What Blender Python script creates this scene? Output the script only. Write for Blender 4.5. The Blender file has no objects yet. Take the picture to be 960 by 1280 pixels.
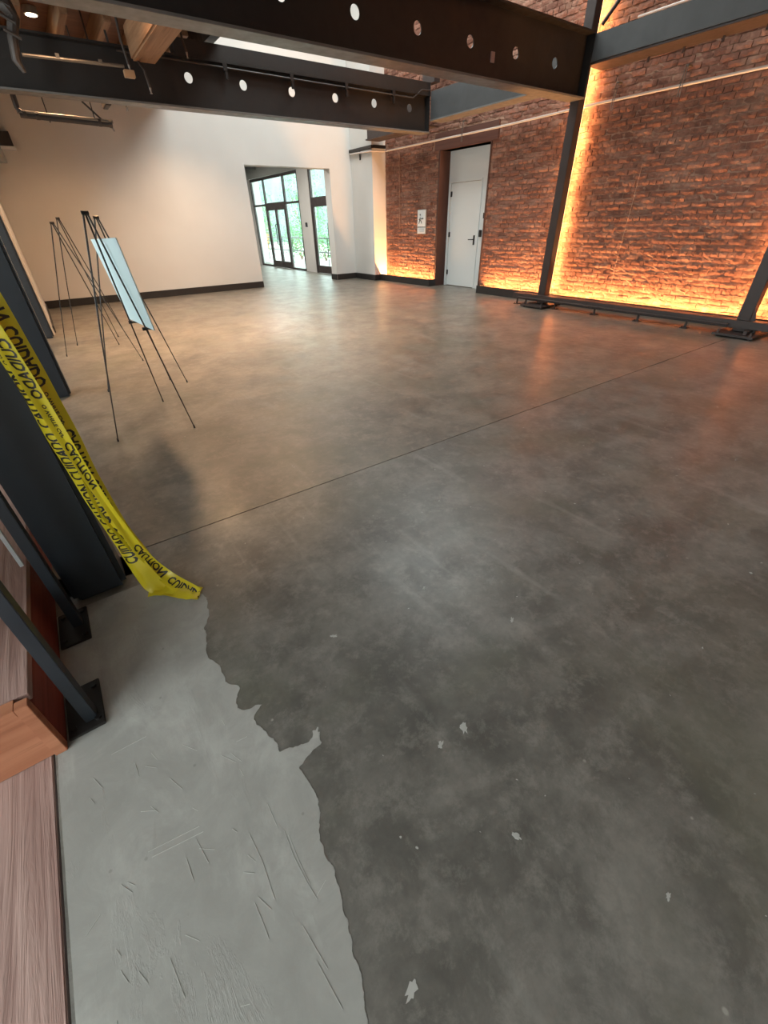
import bpy, bmesh, math, random
import numpy as np
from mathutils import Matrix, Vector
random.seed(7); rng = np.random.default_rng(7)
C = bpy.context.scene.collection
S = bpy.context.scene

# ------------------------------------------------------------------ camera
cam = bpy.data.objects.new('camera', bpy.data.cameras.new('camera')); C.objects.link(cam)
R0 = (0.8113974, -0.5841160, -0.0210377); R1 = (0.3481202, 0.4540358, 0.8201609); R2 = (0.4695172, 0.6728001, -0.5717461)
cam.matrix_world = Matrix(((R0[0], R1[0], -R2[0], 0), (R0[1], R1[1], -R2[1], 0), (R0[2], R1[2], -R2[2], 1.35), (0, 0, 0, 1)))
cam.data.sensor_fit = 'VERTICAL'; cam.data.sensor_height = 36; cam.data.lens = 36 * 519.95 / 1280
cam.data.clip_start = 0.02; cam.data.clip_end = 200
S.camera = cam
S.view_settings.view_transform = 'Standard'; S.view_settings.look = 'None'
S.view_settings.gamma = 1; S.view_settings.use_curve_mapping = False
S.view_settings.exposure = 0.22

# ------------------------------------------------------------------ light
w = bpy.data.worlds.new('sky'); S.world = w; w.use_nodes = True
bgn = w.node_tree.nodes['Background']; bgn.inputs[0].default_value = (0.88, 0.95, 0.93, 1); bgn.inputs[1].default_value = 8.0
LED, DOWN = 44.0, 42.0

def area(name, loc, direction, sx, sy, power, color=(1, 1, 1), spread=180):
    l = bpy.data.lights.new(name, 'AREA'); l.shape = 'RECTANGLE'; l.size = sx; l.size_y = sy
    l.energy = power; l.color = color; l.spread = math.radians(spread)
    o = bpy.data.objects.new(name, l); C.objects.link(o); o.location = loc
    o.rotation_euler = Vector(direction).to_track_quat('-Z', 'Y').to_euler()
    return o
DAY = (0.86, 0.96, 1.0); WARM = (1.0, 0.62, 0.34); AMBER = (1.0, 0.46, 0.16)
SKY_X0, SKY_X1, SKY_Y0, SKY_Y1 = 3.7, 7.0, 4.6, 10.8            # unseen roof opening, guessed to suit the daylight; the sky itself shines in, the portals only guide the sampling
SX = -4.5                                                       # guessed side facade, its two unseen openings sized for the daylight
def portal(name, loc, d, sx, sy):
    p = area(name, loc, d, sx, sy, 1.0); p.data.cycles.is_portal = True
portal('roof_portal', ((SKY_X0 + SKY_X1) / 2, (SKY_Y0 + SKY_Y1) / 2, 6.62), (0, 0, -1), SKY_X1 - SKY_X0, SKY_Y1 - SKY_Y0)
portal('side_portal', (SX - .1, -1.12, 2.25), (1, 0, 0), 4.55, 3.9)
portal('side_portal_far', (SX - .1, 6.1, 2.45), (1, 0, 0), 3.0, 2.9)
for yy, ln in ((17.15, 3.9), (13.75, 1.2)):
    po = area('storefront_portal', (7.70, yy, 1.38), (-1, 0, 0), ln, 2.7, 1.0); po.data.cycles.is_portal = True

# ------------------------------------------------------------------ helpers
class MB:
    def __init__(s): s.v = []; s.f = []
    def add(s, vs, fs):
        n = len(s.v); s.v += [tuple(map(float, p)) for p in vs]; s.f += [tuple(i + n for i in f) for f in fs]; return s
    def box(s, x0, x1, y0, y1, z0, z1, ch=0.0):
        x0, x1 = min(x0, x1), max(x0, x1); y0, y1 = min(y0, y1), max(y0, y1); z0, z1 = min(z0, z1), max(z0, z1)
        if ch <= 0:
            vs = [(x, y, z) for x in (x0, x1) for y in (y0, y1) for z in (z0, z1)]
            return s.add(vs, [(0, 1, 3, 2), (4, 6, 7, 5), (0, 4, 5, 1), (2, 3, 7, 6), (0, 2, 6, 4), (1, 5, 7, 3)])
        bm = bmesh.new(); bmesh.ops.create_cube(bm, size=1)
        for v in bm.verts: v.co = Vector(((x0 + x1) / 2 + v.co.x * (x1 - x0), (y0 + y1) / 2 + v.co.y * (y1 - y0), (z0 + z1) / 2 + v.co.z * (z1 - z0)))
        bmesh.ops.bevel(bm, geom=bm.edges[:], offset=ch, segments=2, affect='EDGES')
        bm.verts.index_update()
        s.add([v.co for v in bm.verts], [tuple(v.index for v in f.verts) for f in bm.faces]); bm.free(); return s
    def tube(s, pts, r, n=10, cap=True):
        pts = [Vector(p) for p in pts]; rr = r if isinstance(r, (list, tuple)) else [r] * len(pts)
        vs = []; fs = []; prev = None
        for i, p in enumerate(pts):
            t = ((pts[i + 1] if i + 1 < len(pts) else p) - (pts[i - 1] if i else p)).normalized()
            if prev is None: a = t.orthogonal().normalized()
            else: a = (prev - t * prev.dot(t)).normalized()
            prev = a; b = t.cross(a)
            vs += [p + (a * math.cos(2 * math.pi * k / n) + b * math.sin(2 * math.pi * k / n)) * rr[i] for k in range(n)]
        for i in range(len(pts) - 1):
            for k in range(n): fs.append((i * n + k, i * n + (k + 1) % n, (i + 1) * n + (k + 1) % n, (i + 1) * n + k))
        if cap: fs += [tuple(range(n - 1, -1, -1)), tuple((len(pts) - 1) * n + k for k in range(n))]
        return s.add(vs, fs)
    def poly(s, pts, z0, z1):
        n = len(pts); vs = [(x, y, z0) for x, y in pts] + [(x, y, z1) for x, y in pts]
        return s.add(vs, [tuple(range(n, 2 * n)), tuple(range(n - 1, -1, -1))] + [(i, (i + 1) % n, (i + 1) % n + n, i + n) for i in range(n)])
    def mesh(s, name, mat, smooth=False):
        me = bpy.data.meshes.new(name); me.from_pydata(s.v, [], s.f); me.materials.append(mat)
        bm = bmesh.new(); bm.from_mesh(me); bmesh.ops.recalc_face_normals(bm, faces=bm.faces); bm.to_mesh(me); bm.free()
        if smooth:
            me.polygons.foreach_set('use_smooth', [True] * len(me.polygons))
            try: me.set_sharp_from_angle(angle=math.radians(35))
            except Exception: pass
        return me
    def build(s, name, mat, parent=None, smooth=False, **kw):
        o = bpy.data.objects.new(name, s.mesh(name, mat, smooth)); C.objects.link(o)
        if parent:
            o.parent = parent; bpy_world = world_loc(parent); o.matrix_parent_inverse = Matrix.Translation(-bpy_world)
        for k, v in kw.items(): o[k] = v
        return o
def world_loc(o): return o.location.copy() if o.type == 'EMPTY' else Vector((0, 0, 0))   # every mesh here sits at the world origin
def thing(name, label, cat, loc=(0, 0, 0), group=None):
    o = bpy.data.objects.new(name, None); C.objects.link(o); o.location = loc; o.empty_display_size = 0.1
    o['label'] = label; o['category'] = cat
    if group: o['group'] = group
    return o
def tag(o, label, cat, group=None):
    o['label'] = label; o['category'] = cat
    if group: o['group'] = group
    return o
def struct(o): o['kind'] = 'structure'; return o
def unit(m): return MB().box
B = lambda *a, **k: MB().box(*a, **k)

# ------------------------------------------------------------------ materials
def mat(name, color=(.5, .5, .5), rough=.5, metal=0, spec=.5):
    m = bpy.data.materials.new(name); m.use_nodes = True; b = m.node_tree.nodes['Principled BSDF']
    b.inputs['Base Color'].default_value = (*color, 1); b.inputs['Roughness'].default_value = rough
    b.inputs['Metallic'].default_value = metal; b.inputs['Specular IOR Level'].default_value = spec
    return m
class NT:
    def __init__(s, m): s.m = m; s.t = m.node_tree; s.b = s.t.nodes['Principled BSDF']; s.g = s.n('ShaderNodeNewGeometry').outputs['Position']
    def n(s, t, **kw):
        x = s.t.nodes.new(t)
        for k, v in kw.items(): setattr(x, k, v)
        return x
    def l(s, a, b): s.t.links.new(a, b)
    def mapping(s, scale=(1, 1, 1), rot=(0, 0, 0), src=None):
        x = s.n('ShaderNodeMapping'); x.inputs['Scale'].default_value = scale; x.inputs['Rotation'].default_value = rot; s.l(src or s.g, x.inputs[0]); return x.outputs[0]
    def noise(s, scale, detail=4, rough=.55, dist=0, vec=None):
        x = s.n('ShaderNodeTexNoise'); x.inputs['Scale'].default_value = scale; x.inputs['Detail'].default_value = detail
        x.inputs['Roughness'].default_value = rough; x.inputs['Distortion'].default_value = dist; s.l(vec or s.g, x.inputs['Vector']); return x.outputs[0]
    def ramp(s, src, stops, interp='LINEAR'):
        x = s.n('ShaderNodeValToRGB'); x.color_ramp.interpolation = interp; e = x.color_ramp.elements
        while len(e) < len(stops): e.new(0.5)
        for i, (p, c) in enumerate(stops):
            e[i].position = p; e[i].color = (c, c, c, 1) if not isinstance(c, tuple) else (*c, 1)
        s.l(src, x.inputs[0]); return x.outputs[0]
    def mix(s, fac, a, b, mode='MIX'):
        x = s.n('ShaderNodeMix', data_type='RGBA', blend_type=mode)
        for inp, v in ((x.inputs[0], fac), (x.inputs[6], a), (x.inputs[7], b)):
            if isinstance(v, (int, float)): inp.default_value = v
            elif isinstance(v, tuple): inp.default_value = (*v, 1)
            else: s.l(v, inp)
        return x.outputs[2]
    def math(s, op, a, b=0):
        x = s.n('ShaderNodeMath', operation=op)
        for i, v in enumerate((a, b)):
            if isinstance(v, (int, float)): x.inputs[i].default_value = v
            else: s.l(v, x.inputs[i])
        return x.outputs[0]
    def bump(s, h, strength=.3, dist=.01, normal=None):
        x = s.n('ShaderNodeBump'); x.inputs['Strength'].default_value = strength; x.inputs['Distance'].default_value = dist; s.l(h, x.inputs['Height'])
        if normal: s.l(normal, x.inputs['Normal'])
        s.l(x.outputs[0], s.b.inputs['Normal']); return x.outputs[0]
    def col(s, c): s.l(c, s.b.inputs['Base Color'])
    def rough(s, c): s.l(c, s.b.inputs['Roughness'])

def m_concrete(name, T, R0_=.27, CT=.1):
    m = mat(name, rough=.35); t = NT(m); W = lambda v: tuple(a * b for a, b in zip((v, v, v), T))
    big = t.noise(.55, 3, .5, .4); mid = t.noise(2.3, 6, .65, .2); fine = t.noise(26, 5, .7)
    c = t.ramp(big, [(.32, W(.088)), (.5, W(.135)), (.68, W(.185))])
    c = t.mix(t.ramp(mid, [(.36, 0.0), (.64, .85)]), c, W(.215))
    c = t.mix(t.ramp(t.noise(4.5, 7, .7, .35), [(.38, .55), (.55, 0.0)]), c, W(.070))
    c = t.mix(t.ramp(t.noise(.9, 2, .5, .2), [(.52, 0.0), (.7, .35)]), c, (.125, .115, .078))
    c = t.mix(t.ramp(fine, [(.3, .3), (.6, 0.0)]), c, (.05, .05, .048))
    c = t.mix(t.ramp(t.noise(11, 8, .78, .2), [(.5, 0.0), (.66, .5)]), c, W(.27))
    c = t.mix(t.ramp(t.noise(1.3, 4, .6, .3), [(.5, 0.0), (.64, .4)]), c, (.105, .108, .078))
    # cement specks and small scuffs
    sp = t.n('ShaderNodeTexVoronoi'); sp.inputs['Scale'].default_value = 7; sp.inputs['Randomness'].default_value = 1; t.l(t.mapping((1, 1, .1)), sp.inputs['Vector'])
    spots = t.math('MULTIPLY', t.ramp(sp.outputs['Distance'], [(.028, 1.0), (.05, 0.0)]), t.ramp(t.noise(1.7, 3), [(.5, 0.0), (.62, 1.0)]))
    c = t.mix(t.math('MULTIPLY', spots, .7), c, (.42, .42, .38))
    sc = t.n('ShaderNodeTexNoise'); sc.inputs['Scale'].default_value = 9; sc.inputs['Detail'].default_value = 8; t.l(t.mapping((1, .12, 1), (0, 0, .6)), sc.inputs['Vector'])
    c = t.mix(t.ramp(sc.outputs[0], [(.62, 0.0), (.72, .3)]), c, (.27, .27, .25))
    t.col(c)
    t.rough(t.ramp(t.noise(3.1, 6, .6), [(.3, R0_), (.7, R0_ + .19)]))
    t.bump(t.noise(14, 6, .7), .10, .004)
    t.b.inputs['Specular IOR Level'].default_value = .55; t.b.inputs['Coat Weight'].default_value = CT; t.b.inputs['Coat Roughness'].default_value = .3
    return m
def m_screed():
    m = mat('pale_screed', rough=.75, spec=.3); t = NT(m)
    c = t.ramp(t.noise(1.8, 5, .6, .3), [(.3, (.25, .247, .235)), (.7, (.38, .382, .365))])
    c = t.mix(t.ramp(t.noise(8, 7, .7, .8), [(.4, .4), (.6, 0.0)]), c, (.23, .228, .215))
    sp = t.n('ShaderNodeTexVoronoi'); sp.inputs['Scale'].default_value = 11; t.l(t.g, sp.inputs['Vector'])
    c = t.mix(t.ramp(sp.outputs['Distance'], [(.03, .5), (.06, 0.0)]), c, (.16, .155, .145))
    c = t.mix(t.ramp(t.noise(3, 8, .7, .4, t.mapping((1, .45, 1), (0, 0, -.3))), [(.5, 0.0), (.68, .6)]), c, (.46, .465, .445))
    t.col(c)
    sc = t.ramp(t.noise(3.2, 9, .72, .6, t.mapping((2.4, .6, 1), (0, 0, -.25))), [(.56, 0.0), (.585, .7), (.61, .05)])
    h = t.math('ADD', t.math('MULTIPLY', t.noise(9, 8, .68, .5), .6), t.math('MULTIPLY', sc, 1.1))
    t.bump(h, .26, .005)
    return m
def m_wood(name, a, b, axis='Y', scale=1.0, rough=.6, bump=.35):
    m = mat(name, rough=rough, spec=.3); t = NT(m)
    sc = {'Y': (22, 1.1, 22), 'X': (1.1, 22, 22), 'Z': (22, 22, 1.1)}[axis]
    v = t.mapping(tuple(k * scale for k in sc))
    n1 = t.noise(1.0, 5, .6, .7, v); n2 = t.noise(3.5, 4, .6, .3, v)
    c = t.mix(t.ramp(n1, [(.32, 0.0), (.68, 1.0)]), a, b)
    c = t.mix(t.ramp(n2, [(.55, 0.0), (.75, .5)]), c, tuple(k * .55 for k in a))
    vo = t.n('ShaderNodeTexVoronoi'); vo.inputs['Scale'].default_value = 6; t.l(t.g, vo.inputs['Vector'])
    c = t.mix(t.ramp(vo.outputs['Distance'], [(.03, .8), (.06, 0.0)]), c, (.02, .012, .01))
    t.col(c); t.bump(n1, bump, .006)
    return m
def m_plaster(name, c0, c1, rough=.8):
    m = mat(name, rough=rough, spec=.25); t = NT(m)
    t.col(t.ramp(t.noise(.8, 3, .5), [(.3, c0), (.7, c1)])); t.bump(t.noise(60, 3), .06, .003); return m
def m_brick():
    m = mat('old_red_brick', rough=.88, spec=.15); t = NT(m)
    geo_pos = t.g
    sep = t.n('ShaderNodeSeparateXYZ'); t.l(geo_pos, sep.inputs[0])
    row = t.math('FLOOR', t.math('DIVIDE', sep.outputs[2], .075))
    off = t.math('MULTIPLY', t.math('MODULO', row, 2), .5)
    cell = t.math('FLOOR', t.math('ADD', t.math('DIVIDE', sep.outputs[1], .215), off))
    cv = t.n('ShaderNodeCombineXYZ'); t.l(cell, cv.inputs[0]); t.l(row, cv.inputs[1])
    wn = t.n('ShaderNodeTexWhiteNoise', noise_dimensions='3D'); t.l(cv.outputs[0], wn.inputs[0])
    c = t.ramp(wn.outputs[0], [(0, (.175, .080, .057)), (.35, (.24, .108, .075)), (.7, (.29, .135, .094)), (1, (.34, .18, .13))])
    c = t.mix(t.ramp(t.noise(18, 6, .7), [(.4, .45), (.62, 0.0)]), c, (.10, .045, .032))
    c = t.mix(t.ramp(t.noise(2.2, 5, .65, .4), [(.55, 0.0), (.75, .55)]), c, (.36, .24, .175))
    c = t.mix(t.ramp(t.noise(1.1, 4, .6, .2), [(.3, .5), (.45, 0.0)]), c, (.085, .045, .035))
    t.col(c); t.bump(t.noise(42, 6, .72), .8, .012)
    return m
def m_mortar():
    m = mat('lime_mortar', rough=.95, spec=.1); t = NT(m)
    c = t.ramp(t.noise(6, 6, .7), [(.3, (.24, .13, .095)), (.7, (.36, .22, .155))])
    t.col(c); t.bump(t.noise(38, 6, .7), .8, .012); return m
def m_paint(name, c, rough=.45, spec=.5):
    m = mat(name, c, rough, 0, spec); t = NT(m)
    t.col(t.ramp(t.noise(3, 4, .6), [(.3, tuple(k * .85 for k in c)), (.7, tuple(k * 1.12 for k in c))]))
    t.rough(t.ramp(t.noise(9, 4), [(.3, rough - .07), (.7, rough + .1)])); return m
def m_emit(name, c, s):
    m = bpy.data.materials.new(name); m.use_nodes = True; t = m.node_tree; t.nodes.clear()
    e = t.nodes.new('ShaderNodeEmission'); e.inputs[0].default_value = (*c, 1); e.inputs[1].default_value = s
    o = t.nodes.new('ShaderNodeOutputMaterial'); t.links.new(e.outputs[0], o.inputs[0]); return m
def m_glass():
    m = bpy.data.materials.new('window_glass'); m.use_nodes = True; t = m.node_tree; t.nodes.clear()
    tr = t.nodes.new('ShaderNodeBsdfTransparent'); tr.inputs[0].default_value = (.88, .96, .95, 1)
    gl = t.nodes.new('ShaderNodeBsdfGlossy'); gl.inputs['Roughness'].default_value = .02
    lw = t.nodes.new('ShaderNodeLayerWeight'); pw = t.nodes.new('ShaderNodeMath'); pw.operation = 'POWER'; pw.inputs[1].default_value = 5; t.links.new(lw.outputs['Facing'], pw.inputs[0])
    fr = t.nodes.new('ShaderNodeMath'); fr.operation = 'MULTIPLY_ADD'; fr.inputs[1].default_value = .8; fr.inputs[2].default_value = .04; t.links.new(pw.outputs[0], fr.inputs[0])
    mx = t.nodes.new('ShaderNodeMixShader'); o = t.nodes.new('ShaderNodeOutputMaterial')
    t.links.new(fr.outputs[0], mx.inputs[0]); t.links.new(tr.outputs[0], mx.inputs[1]); t.links.new(gl.outputs[0], mx.inputs[2]); t.links.new(mx.outputs[0], o.inputs[0]); return m
def m_tape():
    m = mat('yellow_tape', (.72, .61, .03), .3); t = NT(m)
    b = t.b; out = [n for n in t.t.nodes if n.type == 'OUTPUT_MATERIAL'][0]
    tr = t.n('ShaderNodeBsdfTranslucent'); tr.inputs[0].default_value = (.75, .66, .04, 1)
    mx = t.n('ShaderNodeMixShader'); mx.inputs[0].default_value = .3
    t.l(b.outputs[0], mx.inputs[1]); t.l(tr.outputs[0], mx.inputs[2]); t.l(mx.outputs[0], out.inputs[0])
    t.bump(t.noise(25, 4, .6, 1.0), .25, .006); return m
CONC = m_concrete('grey_polished_concrete', (.93, .885, .80), .31, .2); CONC_FAR = m_concrete('warm_lit_concrete', (1.03, .89, .735), .30, .2); SCREED = m_screed()  # far slab's tan tint stands in for warm lamp light on it
WHITE = m_plaster('white_plaster', (.60, .585, .56), (.66, .645, .62)); DWHITE = mat('white_door_paint', (.66, .69, .69), .4)
BRICK = m_brick(); MORTAR = m_mortar()
STEEL = m_paint('navy_black_steel', (.014, .019, .026), .42); BEAM = m_paint('dark_beam_steel', (.014, .012, .0115), .5)
EDGE = m_paint('slate_grey_steel', (.055, .056, .058), .5); COLR = m_paint('brown_black_steel', (.040, .028, .026), .45)
BASEB = m_paint('black_baseboard', (.022, .019, .018), .45); BLACK = mat('black_metal', (.012, .011, .011), .4)
FLANGE = m_paint('grey_flange_paint', (.14, .135, .13), .42)
WPINK = m_wood('weathered_pink_timber', (.25, .150, .130), (.40, .275, .245), 'Y', 1.5, .7, .9)
WORNG = m_wood('orange_redwood', (.30, .115, .06), (.42, .18, .10), 'X', .8)
WRED = m_wood('shaded_red_timber', (.15, .028, .02), (.22, .05, .035), 'Y', .8)  # dark red includes the shade on the step's side
WJOIST = m_wood('ceiling_timber', (.20, .10, .05), (.32, .18, .10), 'Y', .6)
WDECK = m_wood('ceiling_deck_timber', (.10, .04, .022), (.17, .075, .04), 'X', .6)
LINTEL = m_wood('brown_lintel_timber', (.085, .036, .028), (.12, .055, .042), 'Y', .7)
PIPEW = mat('white_pipe_paint', (.62, .56, .52), .4); PIPED = m_paint('dull_brown_pipe', (.038, .030, .027), .5)
GALV = mat('dull_steel', (.22, .20, .18), .38, .7); GLASS = m_glass(); GAP = mat('dark_joint', (.012, .011, .010), .9)
TAPE = m_tape(); INK = mat('black_ink', (.012, .012, .010), .45)
BOARD = mat('pale_foam_board', (.62, .82, .88), .5); LAMP = m_emit('lamp_glow', (1, .78, .5), 14)
LEDM = m_emit('led_glow', AMBER, 6)
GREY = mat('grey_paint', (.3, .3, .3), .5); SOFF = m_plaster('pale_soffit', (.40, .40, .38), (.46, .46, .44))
LEAF = m_plaster('green_leaf', (.05, .16, .05), (.12, .30, .09), .5)
PAVE = m_plaster('pale_paving', (.42, .42, .40), (.55, .55, .53)); ORNG = m_wood('orange_bench_slats', (.50, .22, .08), (.62, .30, .12), 'Y', .6)

# ------------------------------------------------------------------ floor
NY = 2.078
fl = struct(B(-.49, 8.35, -3.6, NY - .004, -.15, 0).build('floor', CONC))
B(-.13, 8.35, NY + .004, 20.5, -.15, 0).build('slab_panel', CONC_FAR, fl)
B(-4.6, -.13, 1.9, 20.5, -.15, -.0).build('side_slab', CONC_FAR, fl)
B(-.49, 8.35, NY - .006, NY + .006, -.15, -.012).build('control_joint', GAP, fl)
def jag(pts, amp, depth=3):
    for _ in range(depth):
        out = []
        for i in range(len(pts) - 1):
            a, b = pts[i], pts[i + 1]; L = math.hypot(b[0] - a[0], b[1] - a[1])
            out += [a, ((a[0] + b[0]) / 2 + random.uniform(-1, 1) * L * amp, (a[1] + b[1]) / 2 + random.uniform(-1, 1) * L * amp)]
        pts = out + [pts[-1]]
    return pts
edge = [(-.10, 1.80), (.04, 1.66), (.089, 1.546), (.074, 1.414), (.026, 1.296), (.028, 1.158), (.061, 1.011), (.028, .943), (.100, .905), (.058, .872), (.075, .792),
        (.085, .723), (.150, .705), (.215, .705), (.205, .672), (.112, .645), (.119, .574), (.104, .498), (.078, .428), (.071, .334), (.057, .273), (.037, .207), (.026, .157), (.008, .117), (-.02, -.3), (.05, -1.2), (0, -3.6)]
pp = [(-.484, 1.80)] + jag(edge, .14, 4) + [(-.484, -3.6)]
le = jag([(-.484, -3.6), (-.486, -1), (-.484, .3), (-.485, 1.0), (-.484, 1.8)], .003, 4)
pp = pp[:-1] + le[:-1]
MB().poly(pp, -.002, .0012).build('screed_patch', SCREED, fl)
SCR = [[(0.009, 0.527), (0.005, 0.461), (0.009, 0.395), (0.015, 0.348)] ,
       [(0.014, 0.509), (0.012, 0.442), (0.014, 0.382)] ,
       [(-0.071, 0.575), (-0.065, 0.498), (-0.069, 0.409)] ,
       [(-0.111, 0.432), (-0.108, 0.382), (-0.108, 0.351)] ,
       [(0.051, 0.368), (0.018, 0.354)] ,
       [(-0.191, 0.648), (-0.179, 0.576)] ,
       [(-0.302, 0.694), (-0.175, 0.672)] ,
       [(-0.296, 0.676), (-0.17, 0.653)] ,
       [(-0.345, 1.029), (-0.245, 1.025)] ,
       [(-0.301, 0.455), (-0.289, 0.374)] ,
       [(-0.015, 0.834), (0.02, 0.83)] ,
       [(-0.035, 0.256), (-0.024, 0.163)] ,
       [(-0.035, 0.328), (-0.021, 0.232)] ,
       [(-0.452, 0.609), (-0.42, 0.631)] ,
       [(-0.003, 0.611), (-0.003, 0.547)] ,
       ]
rs = random.Random(11)
for _ in range(40):
    x_ = rs.uniform(-.42, -.02); y_ = rs.uniform(-.2, .95); a_ = rs.gauss(1.9, .35); l_ = rs.uniform(.015, .06)
    SCR.append([(x_, y_), (x_ + l_ * math.cos(a_), y_ + l_ * math.sin(a_))])
for nm, dx_, w_, mt in (('trowel_ridge', 0, .0009, mat('pale_ridge', (.46, .46, .44), .8)), ('trowel_groove', .0016, .0007, mat('grey_groove', (.24, .238, .222), .9))):
    m = MB()
    for ln in SCR:
        for (p, q) in zip(ln[:-1], ln[1:]):
            d = Vector((q[0] - p[0], q[1] - p[1])); n2 = Vector((-d.y, d.x)).normalized() * w_
            m.poly([(p[0] + dx_ - n2.x * .4, p[1] - n2.y * .4), (q[0] + dx_ - n2.x * .5, q[1] - n2.y * .5), (q[0] + dx_ + n2.x * .5, q[1] + n2.y * .5), (p[0] + dx_ + n2.x * .4, p[1] + n2.y * .4)], .001, .0019 if dx_ == 0 else .0015)
    m.build(nm, mt, fl, kind='stuff')
def blob(cx, cy, r, e=.6, n=14, rot=0):
    out = []
    for k in range(n):
        a = 2 * math.pi * k / n; q = r * random.uniform(.45, 1.2); x, y = q * math.cos(a), q * math.sin(a) * e
        out.append((cx + x * math.cos(rot) - y * math.sin(rot), cy + x * math.sin(rot) + y * math.cos(rot)))
    return out
PSP = mat('pale_cement_splash', (.36, .36, .34), .8)
for (x, y, r) in ((.599, .438, .022), (.502, .443, .016), (1.073, .64, .014), (.903, .996, .013), (.506, .148, .016), (.706, -.146, .012), (.444, 1.009, .013), (.20, .705, .024), (.11, .10, .02)):
    MB().poly(blob(x, y, r, .5, 16, random.uniform(0, 3)), -.001, .0013).build('cement_splash', PSP, fl)
m = MB()
for _ in range(170):
    x = random.uniform(.25, 4.5); y = random.uniform(-.4, 3.2); m.poly(blob(x, y, random.uniform(.0015, .0045) * (1 + x * .35), random.uniform(.2, .9), 6, random.uniform(0, 3)), -.001, .001)
m.build('cement_speck', PSP, fl, kind='stuff')

# ------------------------------------------------------------------ lower timber deck and bench step, left foreground
x = -.497
for i in range(4):
    o = B(x - .29, x, -2.5, 1.30, -.05, -.001, ch=.003).build('deck_board', WPINK)
    if i == 0: deck = thing('timber_deck', 'weathered pinkish timber deck boards beside the concrete slab edge', 'deck', (-.8, -.5, -.05))
    o.parent = deck; o.matrix_parent_inverse = Matrix.Translation(-deck.location)
    x -= .294
B(-1.75, -.50, -2.5, 1.30, -.15, -.052).build('joist_bed', GAP, deck)
bn = thing('timber_step', 'raised redwood box step with orange front board and shaded dark red side', 'step', (-.9, 1.6, 0))
B(-.487, -.455, 1.128, 1.16, .001, .2545, ch=.0015).build('corner_post', WORNG, bn)
B(-.487, -.455, 1.161, 3.4, .001, .222, ch=.001).build('side_board', WRED, bn, label='shaded dark red side board facing the concrete')
B(-1.7, -.4885, 1.137, 1.17, .001, .222, ch=.0015).build('riser_board', WORNG, bn, label='orange front riser board')
B(-1.7, -.4885, 1.131, 1.175, .224, .253, ch=.001).build('front_nosing', WORNG, bn)
xx = -.4545
for i in range(4): B(xx - .295, xx, 1.177, 3.4, .222, .2535, ch=.0015).build('tread_board', WPINK, bn); xx -= .298

# ------------------------------------------------------------------ back wall with opening
wb = struct(MB().box(-.4, 4.68, 12, 12.3, 0, 6.56).box(6.94, 8.35, 12, 12.3, 0, 6.56).box(4.68, 6.94, 12, 12.3, 2.505, 6.56).build('wall_back', WHITE))
struct(B(7.6, 8.03, 11.02, 12, 0, 6.56).build('wall_pier', WHITE))
struct(B(-.4, -.15, 8.72, 12.3, 0, 6.56).build('wall_left', WHITE))
def bb(name, *a): return struct(B(*a, ch=.004).build(name, BASEB))
bb('baseboard_back', -.15, 4.68, 11.975, 11.999, .001, .14); bb('baseboard_jamb', 6.94, 7.578, 11.975, 11.999, .001, .14)
bb('baseboard_pier', 7.575, 7.599, 10.997, 11.999, .001, .14); bb('baseboard_pier_end', 7.60, 7.80, 10.996, 11.019, .001, .14)
bb('baseboard_left', -.149, -.13, 8.9, 11.97, .001, .10)
bb('baseboard_opening', 6.916, 6.939, 12.0, 12.3, .001, .14)

# ------------------------------------------------------------------ brick wall
OY0, OY1, OZ = 7.48, 8.97, 2.60
mw = MB()
ys = np.arange(-3.5, 11.06, .045); zs = np.arange(0, 5.6, .0225)
wall = bpy.data.objects.new('wall_right', None)
V = []; F = []
nz, ny = len(zs), len(ys)
dx = rng.normal(0, .0042, (ny, nz))
for i in range(ny):
    for j in range(nz): V.append((8.010 + dx[i, j], ys[i], zs[j]))
for i in range(ny - 1):
    for j in range(nz - 1):
        yc, zc = (ys[i] + ys[i + 1]) / 2, (zs[j] + zs[j + 1]) / 2
        if OY0 - .02 < yc < OY1 + .02 and zc < OZ + .29: continue
        F.append((i * nz + j, i * nz + j + 1, (i + 1) * nz + j + 1, (i + 1) * nz + j))
me = bpy.data.meshes.new('wall_right'); me.from_pydata(V, [], F); me.materials.append(MORTAR)
wall = bpy.data.objects.new('wall_right', me); C.objects.link(wall); struct(wall)
MB().box(8.03, 8.35, -3.6, OY0, 0, 6.56).box(8.03, 8.35, OY1, 12, 0, 6.56).box(8.03, 8.35, OY0, OY1, OZ, 6.56).box(8.335, 8.35, OY0, OY1, 0, OZ).build('wall_core', MORTAR, wall)
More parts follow.
